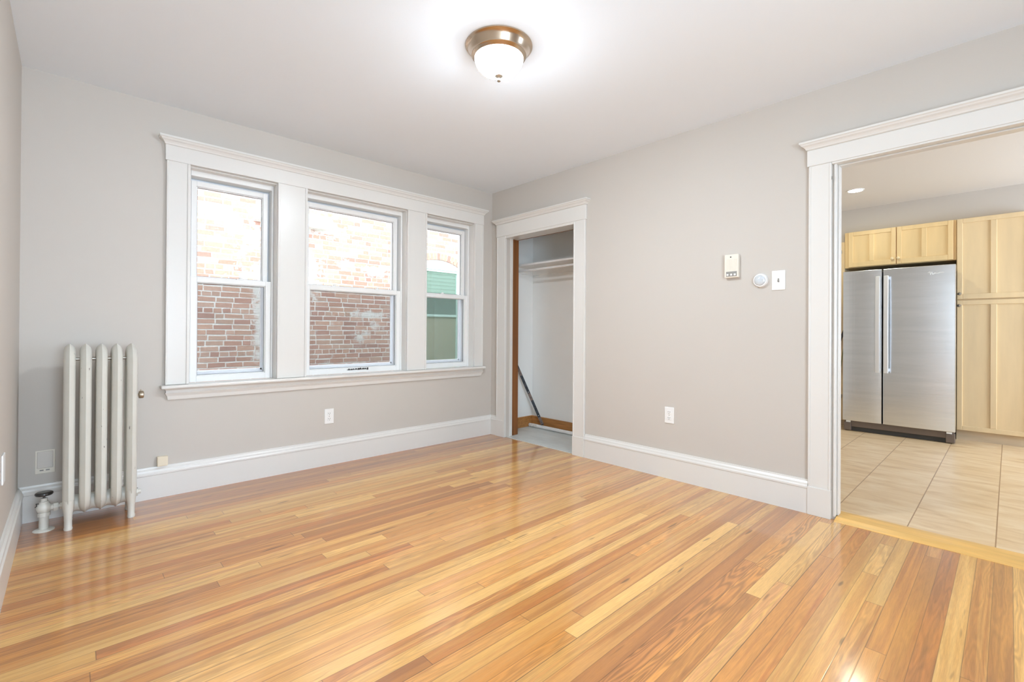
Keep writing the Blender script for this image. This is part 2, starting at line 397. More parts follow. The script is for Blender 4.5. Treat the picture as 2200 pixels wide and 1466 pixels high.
struct('ceiling', MB().box(-W-0.15, 0.12, -5.5, 0.2, H, H+0.2), M_ceil, 'smooth white ceiling of the main room', 'ceiling')
# closet shell
cw = MB(); cw.box(0.615, 0.70, -1.62, 0.0, -0.12, 2.5); cw.box(0.12, 0.70, -1.66, -1.58, -0.12, 2.5); cw.box(0.12, 0.7, -1.62, 0.0, 2.42, 2.5)
cw.box(0.12, 0.615, -0.012, 0.0, -0.02, 2.45)
struct('wall_closet', cw, M_closet, 'off-white closet interior walls behind the narrow doorway', 'wall')
struct('floor_closet', MB().box(0.0, 0.62, -1.6, 0.0, -0.1, 0.006), M_cfloor, 'grey mottled vinyl floor inside the closet', 'floor')
bb = MB(); bb.box(0.597, 0.615, -1.58, -0.012, 0.006, 0.125)
struct('baseboard_closet_back', bb, M_oakbase, 'brown stained baseboard along the closet back wall', 'baseboard', bevel=0.003)
bb = MB(); bb.box(0.125, 0.597, -0.028, -0.0125, 0.006, 0.125)
struct('baseboard_closet_side', bb, M_oakbase, 'brown stained baseboard on the left side inside the closet', 'baseboard', bevel=0.003)
# kitchen shell
kw = MB(); kw.box(3.95, 4.1, -6.5, -1.5, -0.12, 2.55); kw.box(3.43, 3.95, -6.5, -1.5, 2.27, 2.55); kw.box(3.43, 3.95, -2.461, -1.5, 2.1655, 2.27)
struct('wall_kitchen_far', kw, M_kwall, 'taupe kitchen wall above the maple cabinets', 'wall')
struct('wall_kitchen_side', holes(MB(), 0.12, 4.1, -6.5, -6.3, -0.12, 2.55, [(1.8, 3.2, 0.8, 2.2)]).box(0.12, 4.1, -1.75, -1.62, -0.12, 2.55), M_kwall, 'kitchen side walls out of view', 'wall')
struct('ceiling_kitchen', MB().box(0.12, 4.1, -6.5, -1.5, 2.55, 2.75), M_kceil, 'warm white kitchen ceiling with a recessed light', 'ceiling')
struct('wall_kitchen_front', MB().box(0.0, 0.12, -6.5, -5.5, -0.12, 2.55), M_kwall, 'kitchen wall out of view', 'wall')
struct('floor_kitchen', MB().box(0.12, 4.1, -6.5, -1.6, -0.1, 0.012), M_tile, 'beige wood-look tile floor of the kitchen', 'floor')

# ------------------------------------------------------------------ strip floor
random.seed(11)
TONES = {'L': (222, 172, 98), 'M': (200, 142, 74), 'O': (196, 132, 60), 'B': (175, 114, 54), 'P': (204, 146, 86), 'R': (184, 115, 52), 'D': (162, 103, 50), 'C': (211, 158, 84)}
SEAM = {17, 25, 29, -1, 36}
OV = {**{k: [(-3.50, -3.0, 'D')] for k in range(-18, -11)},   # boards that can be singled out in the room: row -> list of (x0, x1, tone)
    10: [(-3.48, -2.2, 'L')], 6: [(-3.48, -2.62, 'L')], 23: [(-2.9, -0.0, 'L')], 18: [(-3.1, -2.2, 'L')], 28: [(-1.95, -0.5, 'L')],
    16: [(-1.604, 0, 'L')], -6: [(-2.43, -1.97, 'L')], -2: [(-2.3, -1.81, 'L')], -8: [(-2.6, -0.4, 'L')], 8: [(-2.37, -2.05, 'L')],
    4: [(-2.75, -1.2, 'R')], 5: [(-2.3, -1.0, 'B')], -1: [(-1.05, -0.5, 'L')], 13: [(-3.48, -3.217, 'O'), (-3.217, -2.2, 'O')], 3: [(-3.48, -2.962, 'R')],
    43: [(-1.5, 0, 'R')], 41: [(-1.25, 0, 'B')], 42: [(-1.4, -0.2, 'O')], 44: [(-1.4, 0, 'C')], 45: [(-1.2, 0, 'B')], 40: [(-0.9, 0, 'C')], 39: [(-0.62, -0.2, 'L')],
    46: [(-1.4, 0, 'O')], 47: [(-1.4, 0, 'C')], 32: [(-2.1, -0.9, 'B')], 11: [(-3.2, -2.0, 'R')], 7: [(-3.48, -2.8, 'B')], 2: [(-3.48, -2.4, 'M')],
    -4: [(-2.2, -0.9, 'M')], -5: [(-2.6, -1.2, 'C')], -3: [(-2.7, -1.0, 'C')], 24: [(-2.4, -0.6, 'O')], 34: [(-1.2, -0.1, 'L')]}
def wts(k):
    if k < -12: return 'BBBDM'
    if k < -9: return 'BBMMO'
    if k < 0: return 'LCCMMMO'
    if k < 9: return 'MMOOBPCR'
    if k < 22: return 'PPMMOCBL'
    if k < 36: return 'OMMPCBO'
    return 'OOCMOBCM'
fb = bmesh.new(); uvl = fb.loops.layers.uv.new('plank'); uve = fb.loops.layers.uv.new('ends')
tl = fb.loops.layers.float_color.new('tone'); tlb = fb.loops.layers.float_color.new('tone_b'); slay = fb.faces.layers.float.new('seed'); seamlay = fb.faces.layers.float.new('seam'); figlay = fb.faces.layers.float.new('figure')
PW = 0.0592
def plank(x0, x1, y0, y1, tone, seam=0.0, fig=None):
    vs = [fb.verts.new((x, y, 0)) for x, y in ((x0, y1), (x1, y1), (x1, y0), (x0, y0))]
    f = fb.faces.new(vs); c = lin(TONES[tone]); j = random.uniform(0.90, 1.08)
    c2 = lin(TONES[random.choice({'L': 'LC', 'C': 'LM', 'M': 'COB', 'O': 'MBR', 'B': 'DOM', 'P': 'MCB', 'R': 'BOD', 'D': 'BR'}[tone])])
    uo = random.uniform(0, 20); ln = x1-x0; f[slay] = random.random(); f[seamlay] = seam; f[figlay] = random.choice((0, 0.02, 0.04, 0.09, 0.13)) if fig is None else fig
    for lp, (u, v, e0, e1) in zip(f.loops, ((0, 0, 0, ln), (ln, 0, ln, 0), (ln, 1, ln, 0), (0, 1, 0, ln))):
        lp[uvl].uv = (uo+u, v); lp[uve].uv = (e0, e1); lp[tl] = (c[0]*j, c[1]*j, c[2]*j, 1); lp[tlb] = (c2[0]*j, c2[1]*j, c2[2]*j, 1)
for k in range(-18, 76):
    y0 = -1.02-PW*k; y1 = y0-PW
    cuts = []
    ov = sorted(OV.get(k, []))
    x = -W-0.02; segs = []
    def fill(a, b):
        while b-a > 1e-4:
            l = random.choice((0.7, 1.2, 1.8, 2.4, 3.0, 3.6))*random.uniform(0.8, 1.2)
            if b-a-l < 0.45: l = b-a
            segs.append((a, a+l, random.choice(wts(k)))); a += l
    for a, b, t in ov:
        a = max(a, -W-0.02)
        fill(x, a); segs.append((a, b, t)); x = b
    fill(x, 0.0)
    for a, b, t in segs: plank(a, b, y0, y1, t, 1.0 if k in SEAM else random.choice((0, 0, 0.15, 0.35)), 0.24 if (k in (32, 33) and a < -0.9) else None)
me = bpy.data.meshes.new('floor'); bmesh.ops.recalc_face_normals(fb, faces=fb.faces)
for f in fb.faces:
    if f.normal.z < 0: f.normal_flip()
fb.to_mesh(me); fb.free(); me.materials.append(M_floor)
fl = bpy.data.objects.new('floor', me); C.objects.link(fl); tag(fl, 'glossy strip oak floor of the main room', 'floor', kind='structure')
struct('floor_base', MB().box(-W-0.15, 0.0, -5.5, 0.2, -0.12, -0.002), M_ground, 'subfloor under the strip oak boards', 'floor')

# threshold between strip floor and tile
th = MB(lambda u, d, z: (d, u, z))
th.loft([[(u, -0.045, 0.0), (u, -0.042, 0.004), (u, 0.01, 0.014), (u, 0.10, 0.017), (u, 0.135, 0.015), (u, 0.135, 0.0)] for u in (-4.615, -3.094)])
struct('trim_4', th, M_thresh, 'blond oak threshold strip between the room floor and the kitchen tile', 'threshold')

# ------------------------------------------------------------------ baseboards
BP = [(0, 0), (0.02, 0), (0.02, 0.150), (0.024, 0.153), (0.024, 0.163), (0.019, 0.172), (0.017, 0.182), (0.010, 0.192), (0.008, 0.2018), (0, 0.2018)]
def base(name, f, spans, label):
    mb = MB(f)
    for a, b in spans: mb.extrude(BP, a, b)
    return struct(name, mb, M_trim, label, 'baseboard')
base('baseboard_back', A, [(-W+0.001, -0.0005)], 'tall white baseboard under the three part window')
base('baseboard_right', B, [(-0.1065, -0.021), (-2.954, -1.262), (-5.29, -4.75)], 'tall white baseboard of the wall between closet and kitchen opening')
base('baseboard_left', L, [(-5.29, -0.021)], 'tall white baseboard along the left wall')

# ------------------------------------------------------------------ window trim
CROWN = [(0.022, 2.296), (0.030, 2.300), (0.033, 2.308), (0.040, 2.318), (0.050, 2.326), (0.054, 2.334), (0.060, 2.338), (0.060, 2.350), (0.0, 2.350)]
t1 = empty('trim_1', (-1.48, 0, 0.63), 'white painted casing around the three part window', 'window casing', kind='structure')
def casing_flat(f, u0, u1, z0, z1, bead=None, t=0.022):
    mb = MB(f); mb.box(u0, u1, 0, t, z0, z1); return mb
for u0, u1, bl, br in ((-2.818, -2.69, 0, 1), (-2.14, -1.925, 1, 1), (-1.033, -0.828, 1, 1), (-0.25, -0.137, 1, 0)):
    mb = MB(A); mb.box(u0, u1, 0, 0.022, 0.726, 2.198)
    if bl: mb.box(u0-0.0008, u0+0.016, 0, 0.029, 0.726, 2.196)
    if br: mb.box(u1-0.016, u1+0.0008, 0, 0.029, 0.726, 2.196)
    if not bl: mb.box(u0-0.0008, u0+0.010, 0, 0.027, 0.726, 2.196)
    if not br: mb.box(u1-0.010, u1+0.0008, 0, 0.027, 0.726, 2.196)
    obj('side_casing' if (bl and br) == 0 else 'mullion_casing', mb, M_trim, t1, bevel=0.004)
mb = MB(A); mb.box(-2.826, -0.133, 0, 0.027, 2.1965, 2.30); obj('head_casing', mb, M_trim, t1, bevel=0.003)
mb = MB(A); mb.mitred([(d+0.004, z) for d, z in CROWN[:-1]]+[(0.0, 2.350)], -2.826+0.03, -0.133-0.03, 0.0); obj('cornice', mb, M_trim, t1)
mb = MB(A)
for a, b, z0, z1 in ops_win:
    mb.box(a, a+0.004, -0.19, 0.001, 0.725, z1-0.001); mb.box(b-0.004, b, -0.19, 0.001, 0.725, z1-0.001); mb.box(a+0.004, b-0.004, -0.19, 0.001, z1-0.005, z1-0.0005)
obj('jamb_liner', mb, M_trim, t1)
mb = MB(A); mb.box(-2.842, -0.124, 0.0, 0.062, 0.703, 0.725)
for a, b, _, _ in ops_win: mb.box(a+0.0005, b-0.0005, -0.075, 0.01, 0.703, 0.725)
obj('sill_stool', mb, M_trim, t1, bevel=0.006)
AP = [(0.0, 0.627), (0.012, 0.627), (0.014, 0.635), (0.017, 0.652), (0.026, 0.668), (0.028, 0.672), (0.024, 0.676), (0.024, 0.690), (0.034, 0.7028), (0.0, 0.7028)]
mb = MB(A); mb.mitred([(d, z) for d, z in AP[1:-1]], -2.79, -0.16, 0.0); obj('apron', mb, M_trim, t1)

# ------------------------------------------------------------------ windows
def window(n, u0, u1, locks, label):
    cx = (u0+u1)/2
    root = empty('window_%d' % n, (cx, 0.07, 0.725), label, 'window', kind='structure')
    Y = lambda u, d, z: (u, d, z)
    fr = MB()
    i = 0.018
    u0 += 0.004; u1 -= 0.004; i = 0.014
    # outer frame with head pocket, jambs and exterior stops
    fr.box(u0+0.001, u0+i, 0.066, 0.197, 0.7255, 2.1895); fr.box(u1-i, u1-0.001, 0.066, 0.197, 0.7255, 2.1895)
    fr.box(u0+i, u1-i, 0.062, 0.197, 2.150, 2.1895)
    fr.box(u0+i, u1-i, 0.112, 0.145, 0.7255, 0.742)
    # parting stops between the two tracks
    obj('window_frame', fr, M_vinyl, root, bevel=0.002)
    ex = MB()
    for a, b in ((u0+i, u0+0.048), (u1-0.048, u1-i)): ex.box(a, b, 0.148, 0.199, 0.7258, 2.149)
    ex.box(u0+0.048, u1-0.048, 0.148, 0.199, 0.7258, 0.785); ex.box(u0+0.048, u1-0.048, 0.148, 0.199, 2.115, 2.149)
    obj('exterior_stop', ex, M_vinylx, root, bevel=0.002)
    def sash(name, y0, y1, z0, z1, st, rt_, rb, a, b):
        mb = MB(); mb.box(a, a+st, y0, y1, z0, z1); mb.box(b-st, b, y0, y1, z0, z1)
        mb.box(a+st, b-st, y0, y1, z1-rt_, z1); mb.box(a+st, b-st, y0, y1, z0, z0+rb)
        # glazing bead
        g = 0.006
        mb.box(a+st, a+st+g, y0+0.010, y1, z0+rb, z1-rt_); mb.box(b-st-g, b-st, y0+0.010, y1, z0+rb, z1-rt_)
        mb.box(a+st+g, b-st-g, y0+0.010, y1, z1-rt_-g, z1-rt_); mb.box(a+st+g, b-st-g, y0+0.010, y1, z0+rb, z0+rb+g)
        s = obj(name, mb, M_vinyl, root, bevel=0.002)
        yp = (y0+y1)/2+0.004; h_ = 0.0022; gk = MB(); A0, B0, Z0, Z1 = a+st+g, b-st-g, z0+rb+g, z1-rt_-g
        gk.box(A0, A0+h_, yp-0.006, yp, Z0, Z1); gk.box(B0-h_, B0, yp-0.006, yp, Z0, Z1); gk.box(A0+h_, B0-h_, yp-0.006, yp, Z0, Z0+h_); gk.box(A0+h_, B0-h_, yp-0.006, yp, Z1-h_, Z1)
        gq = obj('gasket', gk, M_gasket, s); gq['label'] = 'dark glazing gasket'
        p = MB(); p.box(a+st+0.001, b-st-0.001, (y0+y1)/2+0.004, (y0+y1)/2+0.008, z0+rb+0.001, z1-rt_-0.001); obj('pane', p, M_glass, s)
        return s
    lo = sash('lower_sash', 0.070, 0.106, 0.7262, 1.456, 0.037, 0.036, 0.042, u0+i+0.001, u1-i-0.001)
    sash('upper_sash', 0.110, 0.146, 1.425, 2.130, 0.032, 0.036, 0.034, u0+i+0.008, u1-i-0.016)
    for lx in locks:
        k = MB(); k.box(lx-0.028, lx+0.028, 0.078, 0.100, 1.4562, 1.462); k.lathe([(0.013, 0), (0.013, 0.008), (0.008, 0.012)], (lx, 0.089, 1.4615), 'z', 16)
        obj('sash_lock', k, M_vinyl, lo, bevel=0.0015)
    sc = MB(); sc.box(u0+0.0485, u1-0.0485, 0.176, 0.1765, 0.80, 1.44)
    s = MB(); a, b = u0+0.0485, u1-0.0485
    s.box(a, a+0.010, 0.170, 0.184, 0.7855, 1.45); s.box(b-0.010, b, 0.170, 0.184, 0.7855, 1.45); s.box(a, b, 0.170, 0.184, 0.7855, 0.798); s.box(a, b, 0.170, 0.184, 1.44, 1.452)
    so = obj('screen_frame', s, M_screenfr, root); obj('screen_mesh', sc, M_screen, so)
    return root, lo
window(1, -2.69, -2.14, [-2.36], 'left double hung window of the three, looking on brick')
w2, lo2 = window(2, -1.925, -1.033, [-1.66, -1.27], 'wide middle double hung window of the three')
window(3, -0.828, -0.25, [-0.57], 'right double hung window showing the green sash across the alley')
# worn dark lift at the bottom of the middle window
mb = MB()
random.seed(3)
for k in range(9):
    x = -1.545+k*0.021; mb.box(x, x+random.uniform(0.010, 0.02), 0.066, 0.0705, 0.7495+random.uniform(-0.003, 0.004), 0.765+random.uniform(-0.004, 0.003))
mb.box(-1.555, -1.37, 0.0668, 0.0705, 0.752, 0.757)
o = obj('lift_handle', mb, M_slot, lo2); o['label'] = 'worn blackened finger lift'

# ------------------------------------------------------------------ closet doorway trim
def doorway(name, label, o0, o1, z, wl, wr, fz, cz, jambs, brown=None, face_l=None):
    t = empty(name, (0, (o0+o1)/2, 0), label, 'door casing', kind='structure')
    for side, (a, b) in (('l', (o1+0.0, o1+wl)), ('r', (o0-wr, o0))):
        mb = MB(B); mb.box(a, b, 0, 0.022, 0.0, z); 
        ia, ib = (a-0.0006, a+0.012) if side == 'l' else (b-0.012, b+0.0006)
        mb.box(ia, ib, 0, 0.026, 0.0, z-0.002)
        oa, ob = (b-0.012, b+0.0006) if side == 'l' else (a-0.0006, a+0.012)
        mb.box(oa, ob, 0, 0.026, 0.18, z-0.002)
        obj('side_casing', mb, M_trim, t, bevel=0.004)
        pb = MB(B); pb.box(a-0.002, b+0.002, 0, 0.0285, 0.0, 0.168); obj('plinth', pb, M_trim, t, bevel=0.002)
    mb = MB(B); mb.box(o0-wr-0.009, o1+wl+0.009, 0, 0.027, z-0.0015, fz); mb.box(o0+0.001, o1-0.001, 0, 0.022, z-0.012, z)
    obj('head_casing', mb, M_trim, t, bevel=0.003)
    h = fz-2.296; mb = MB(B); k = (cz-fz)/0.054
    prof = [(d+0.004, fz+(zz-2.296)*k) for d, zz in CROWN[:-1]]+[(0.0, cz)]
    mb.mitred(prof, o0-wr-0.009+0.03, o1+wl+0.009-0.03); obj('cornice', mb, M_trim, t)
    return t
t2 = doorway('trim_2', 'white casing around the closet doorway', -1.135, -0.237, 2.072, 0.128, 0.124, 2.198, 2.245, None)
J = lambda u, d, z: (d, u, z)
mb = MB(J); mb.box(-0.2365, -0.230, -0.02, 0.078, 0.0, 2.062); mb.box(-1.142, -1.1355, -0.02, 0.078, 0.0, 2.062); mb.box(-1.142, -0.23, -0.02, 0.078, 2.048, 2.066); mb.box(-1.128, -0.243, 0.078, 0.1545, 2.049, 2.066)
mb.box(-0.248, -0.2365, 0.045, 0.078, 0.0, 2.056)
obj('jamb', mb, M_trim, t2, bevel=0.002)
mb = MB(J); mb.box(-0.243, -0.225, 0.078, 0.165, 0.006, 2.0485); mb.box(-1.146, -1.128, 0.078, 0.165, 0.006, 2.0485); mb.box(-1.128, -0.243, 0.155, 0.165, 2.047, 2.06)
o = obj('inner_jamb', mb, M_brownwood, t2, bevel=0.002); o['label'] = 'bare brown wood jamb'

# ------------------------------------------------------------------ kitchen opening trim
t3 = doorway('trim_3', 'wide white casing around the kitchen opening', -4.64, -3.072, 2.098, 0.116, 0.116, 2.193, 2.2416, None)
mb = MB(J)
mb.box(-3.092, -3.080, -0.006, 0.125, 0.015, 2.098); mb.box(-4.63, -4.618, -0.006, 0.125, 0.015, 2.098); mb.box(-4.63, -3.08, -0.006, 0.125, 2.088, 2.100)
mb.box(-3.101, -3.092, 0.035, 0.085, 0.015, 2.088); mb.box(-4.618, -4.609, 0.035, 0.085, 0.015, 2.088); mb.box(-4.609, -3.101, 0.035, 0.085, 2.079, 2.088)
obj('jamb', mb, M_trim, t3, bevel=0.003)
mb = MB(J); mb.box(-3.079, -3.068, -0.0235, -0.0215, 1.995, 2.012)
obj('strike_screw', mb, M_slotgrey, t3)

# ------------------------------------------------------------------ radiator
rx = [-3.271, -3.2045, -3.138, -3.0715, -3.005]
rad = empty('radiator', (-3.138, -0.21, 0), 'white painted cast iron column radiator in the left corner', 'radiator')
def section(x, bottom):
    yf, yb, zt, zb = -0.288, -0.134, 0.968-0.077, bottom
    cy = (yf+yb)/2; r = (yb-yf)/2
    path = []
    N = 14
    for k in range(7): path.append((yf, zb+r+(zt-zb-r)*k/6, -1, 0))
    for k in range(1, N):
        a = math.pi-math.pi*k/N; path.append((cy+r*math.cos(a), zt+r*math.sin(a), math.cos(a), math.sin(a)))
    for k in range(7): path.append((yb, zt+(zb+r-zt)*k/6, 1, 0))
    for k in range(1, N):
        a = -math.pi*k/N; path.append((cy+r*math.cos(a), zb+r+r*math.sin(a), math.cos(a), math.sin(a)))
    prof = [(0, .040), (.006, .0345), (.014, .027), (.0205, .018), (.0245, .005), (.0245, -.010), (.019, -.024), (.010, -.031), (0, -.033)]
    prof = prof+[(-a, b) for a, b in prof[-2:0:-1]]
    mb = MB()
    rings = [[(x+a, y+ny*b, z+nz*b) for a, b in prof] for y, z, ny, nz in path]
    mb.loft(rings, True, False, loop=True)
    return obj('section', mb, M_rad, rad, smooth=True)
for i, x in enumerate(rx): section(x, 0.098)
mb = MB()
for i in range(4):
    a, b = rx[i]+0.012, rx[i+1]-0.012; m_ = (a+b)/2
    mb.lathe([(0.052, a-m_), (0.046, (a-m_)*0.4), (0.045, 0), (0.046, (b-m_)*0.4), (0.052, b-m_)], (m_, -0.212, 0.118), 'x', 24)
obj('bottom_hub', mb, M_rad, rad, smooth=True)
mb = MB(); mb.tube([(rx[0]-0.01, -0.212, 0.921), (rx[-1]+0.01, -0.212, 0.921)], 0.008, 10); obj('tie_rod', mb, M_nickel2, rad, smooth=True)
for x in (rx[0], rx[-1]):
    for y in (-0.292, -0.128):
        mb = MB()
        pr = [(0.0235, 0.031, 0.16), (0.0225, 0.029, 0.12), (0.0185, 0.024, 0.085), (0.0165, 0.021, 0.05), (0.0165, 0.021, 0.014), (0.0185, 0.023, 0.010), (0.0175, 0.022, 0.0)]
        mb.loft([[(x+a*math.cos(t*math.pi/8), y+b*math.sin(t*math.pi/8), z) for t in range(16)] for a, b, z in pr])
        obj('leg', mb, M_rad, rad, smooth=True)
mb = MB(); mb.lathe([(0.006, 0), (0.006, 0.012), (0.020, 0.014), (0.022, 0.018), (0.022, 0.034), (0.018, 0.038)], (rx[-1]+0.023, -0.21, 0.697), 'x', 20)
mb.lathe([(0.004, 0), (0.004, 0.010)], (rx[-1]+0.047, -0.21, 0.718), 'z', 10)
o = obj('air_vent', mb, M_brass, rad, smooth=True); o['label'] = 'small brass air vent'
mb = MB(); mb.lathe([(0.036, 0), (0.036, 0.006), (0.024, 0.008), (0.024, 0.016), (0.014, 0.018), (0.014, 0.030)], (rx[-1]+0.02, -0.212, 0.118), 'x', 8)
obj('end_plug', mb, M_rad, rad)
vx, vy = -3.3665, -0.212
mb = MB(); mb.lathe([(0.020, 0.0), (0.020, 0.072), (0.026, 0.074), (0.026, 0.092), (0.022, 0.094), (0.027, 0.100), (0.031, 0.112), (0.031, 0.124), (0.026, 0.138), (0.020, 0.143), (0.019, 0.147), (0.019, 0.152), (0.014, 0.153), (0.014, 0.170)], (vx, vy, 0.004), 'z', 24)
mb.lathe([(0.016, 0), (0.016, 0.030)], (vx+0.018, vy, 0.118), 'x', 20)
va = obj('valve', mb, M_rad, rad, smooth=True)
mb = MB(); mb.lathe([(0.024, 0), (0.024, 0.020)], (vx+0.036, vy, 0.118), 'x', 6); mb.lathe([(0.013, 0.019), (0.013, 0.027)], (vx+0.036, vy, 0.118), 'x', 16); mb.lathe([(0.021, 0.026), (0.021, 0.040)], (vx+0.036, vy, 0.118), 'x', 6)
obj('union_nut', mb, M_rad, va, bevel=0.002)
mb = MB(); mb.lathe([(0.044, 0.0), (0.044, 0.003), (0.036, 0.007), (0.021, 0.010)], (vx, vy, 0.0), 'z', 32); obj('escutcheon', mb, M_rad, va, smooth=True)
mb = MB(); mb.lathe([(0.005, 0.170), (0.005, 0.186)], (vx, vy, 0.004), 'z', 12)
mb.lathe([(0.008, 0.183), (0.024, 0.184), (0.033, 0.186), (0.037, 0.192), (0.036, 0.199), (0.030, 0.203), (0.018, 0.204), (0.004, 0.203)], (vx, vy, 0.004), 'z', 32)
o = obj('handwheel', mb, M_black, va, smooth=True); o['label'] = 'black round handwheel'
mb = MB(); mb.tube([(vx-0.019, vy, 0.146), (vx-0.030, vy-0.004, 0.150), (vx-0.027, vy-0.006, 0.138), (vx-0.034, vy-0.006, 0.132)], 0.0025, 8); obj('packing_hook', mb, M_slot, va, smooth=True)

# ------------------------------------------------------------------ plates and small wall fittings
def outlet(f, u, z, label):
    c = f(u, 0, z)
    r = empty('power_outlet', c, label, 'outlet', 'duplex power outlets')
    mb = MB(f); mb.box(u-0.0375, u+0.0375, 0, 0.006, z-0.0605, z+0.0605); obj('cover_plate', mb, M_plate, r, bevel=0.003)
    for dz in (-0.0215, 0.0215):
        mb = MB(f); mb.box(u-0.0165, u+0.0165, 0.005, 0.0085, z+dz-0.0145, z+dz+0.0145); q = obj('receptacle', mb, M_plate, r, bevel=0.004)
        mb = MB(f)
        for du in (-0.0065, 0.0065): mb.box(u+du-0.0014, u+du+0.0014, 0.0078, 0.0088, z+dz-0.001, z+dz+0.008)
        mb.box(u-0.0024, u+0.0024, 0.0078, 0.0088, z+dz-0.0095, z+dz-0.005)
        obj('slots', mb, M_slotmid, q)
    mb = MB(f); mb.box(u-0.003, u+0.003, 0.0058, 0.0072, z-0.003, z+0.003); obj('screw', mb, M_slotgrey, r, bevel=0.001)
    return r
outlet(A, -1.735, 0.392, 'white duplex outlet under the middle window')
outlet(B, -2.046, 0.470, 'white duplex outlet low on the wall right of the closet')
r = empty('wall_plate', (-W, -0.855, 0.49), 'white cover plate seen edge on at the far left wall', 'wall plate')
mb = MB(L); mb.box(-0.895, -0.81, 0, 0.007, 0.43, 0.555); obj('cover_plate', mb, M_plate, r, bevel=0.003)
# flush painted jack plate behind the radiator
r = empty('jack_plate', (-3.368, 0, 0.325), 'painted-over square jack plate on the wall left of the radiator', 'wall plate')
mb = MB(A); mb.box(-3.410, -3.328, 0, 0.004, 0.262, 0.394); obj('cover_plate', mb, M_ivory, r, bevel=0.002)
mb = MB(A); mb.box(-3.402, -3.336, 0.003, 0.009, 0.292, 0.388); obj('raised_cover', mb, mat('painted_cover', (214, 208, 200), 0.5), r, bevel=0.003)
mb = MB(A)
for a in (-3.391, -3.366): mb.box(a, a+0.016, 0.003, 0.0052, 0.277, 0.284)
obj('slots', mb, M_slotgrey, r)
r = empty('jack_box', (-2.828, -0.008, 0.208), 'small cream surface box sitting on the baseboard right of the radiator', 'jack box')
mb = MB(A); mb.box(-2.856, -2.800, 0.0, 0.030, 0.2025, 0.265); obj('housing', mb, M_cream, r, bevel=0.003)
mb = MB(A); mb.box(-2.853, -2.803, 0.0295, 0.0315, 0.208, 0.2625); obj('cover', mb, M_cream, r, bevel=0.001)
# intercom
r = empty('intercom', (0, -2.503, 1.46), 'ivory intercom with three buttons, leftmost of the fittings left of the kitchen opening', 'intercom')
mb = MB(B); mb.box(-2.549, -2.457, 0, 0.030, 1.4615, 1.619); obj('housing', mb, M_ivory, r, bevel=0.005)
mb = MB(B)
for k in range(8): mb.box(-2.541+k*0.0095, -2.538+k*0.0095, 0.029, 0.0318, 1.512, 1.586)
obj('speaker_grille', mb, M_ivory, r)
mb = MB(B); mb.lathe([(0.0045, 0), (0.0045, 0.0015)], (-2.500, 0.0298, 1.6005), 'y', 14); obj('speaker_hole', mb, M_slot, r)
mb = MB(B); mb.box(-2.540, -2.470, 0.0293, 0.0312, 1.470, 1.503); p = obj('button_panel', mb, M_slotgrey, r)
for k in range(3):
    mb = MB(B); u = -2.528+k*0.0235; mb.box(u-0.0065, u+0.0065, 0.031, 0.036, 1.4745, 1.4875); obj('button', mb, M_plate, r, bevel=0.0015)
# round thermostat / dome
r = empty('round_thermostat', (0, -2.681, 1.431), 'round white domed thermostat between the intercom and the light switch', 'thermostat')
mb = MB(B); mb.lathe([(0.044, 0), (0.044, 0.016), (0.040, 0.022), (0.036, 0.023)], (-2.681, 0, 1.431), 'y', 36); obj('ring', mb, M_plate, r, smooth=True)
mb = MB(B); mb.lathe([(0.0365, 0.020), (0.033, 0.026), (0.024, 0.031), (0.012, 0.034), (0.001, 0.035)], (-2.681, 0, 1.431), 'y', 36)
o = obj('dome', mb, mat('clear_grey_dome', (206, 212, 216), 0.12, coat=0.6), r, smooth=True); o['label'] = 'glossy pale grey dome'
r = empty('light_switch', (0, -2.785, 1.362), 'white toggle light switch closest to the kitchen opening', 'switch')
mb = MB(B); mb.box(-2.8245, -2.746, 0, 0.006, 1.363, 1.487); obj('cover_plate', mb, M_plate, r, bevel=0.003)
mb = MB(B); mb.box(-2.790, -2.781, 0.0055, 0.0068, 1.413, 1.437); mb.box(-2.7885, -2.7825, 0.006, 0.016, 1.415, 1.425); obj('toggle', mb, M_slotgrey, r, bevel=0.001)

# ------------------------------------------------------------------ ceiling light
lx, ly = -1.670, -1.983
r = empty('ceiling_light', (lx, ly, H), 'lit flush ceiling light with nickel ring and white glass bowl', 'ceiling light')
mb = MB(); mb.lathe([(0.150, 0), (0.172, 0), (0.172, -0.006), (0.167, -0.010), (0.162, -0.012), (0.155, -0.022), (0.147, -0.038), (0.142, -0.046), (0.141, -0.050), (0.136, -0.052), (0.130, -0.062), (0.126, -0.064), (0.122, -0.060), (0.120, -0.02)], (lx, ly, H), 'z', 72, cap=False)
obj('mounting_ring', mb, M_nickel, r, smooth=True)
mb = MB(); mb.lathe([(0.1235, -0.055), (0.1245, -0.066), (0.124, -0.078), (0.119, -0.092), (0.109, -0.107), (0.092, -0.124), (0.070, -0.137), (0.046, -0.145), (0.020, -0.149), (0.004, -0.150)], (lx, ly, H), 'z', 64, cap=False)
obj('glass_bowl', mb, M_bowl, r, smooth=True)
mb = MB(); mb.lathe([(0.002, -0.147), (0.021, -0.1505), (0.022, -0.154), (0.018, -0.158), (0.010, -0.163), (0.0075, -0.167), (0.0075, -0.170), (0.010, -0.173), (0.0105, -0.177), (0.007, -0.182), (0.001, -0.184)], (lx, ly, H), 'z', 24)
obj('finial', mb, M_nickel2, r, smooth=True)

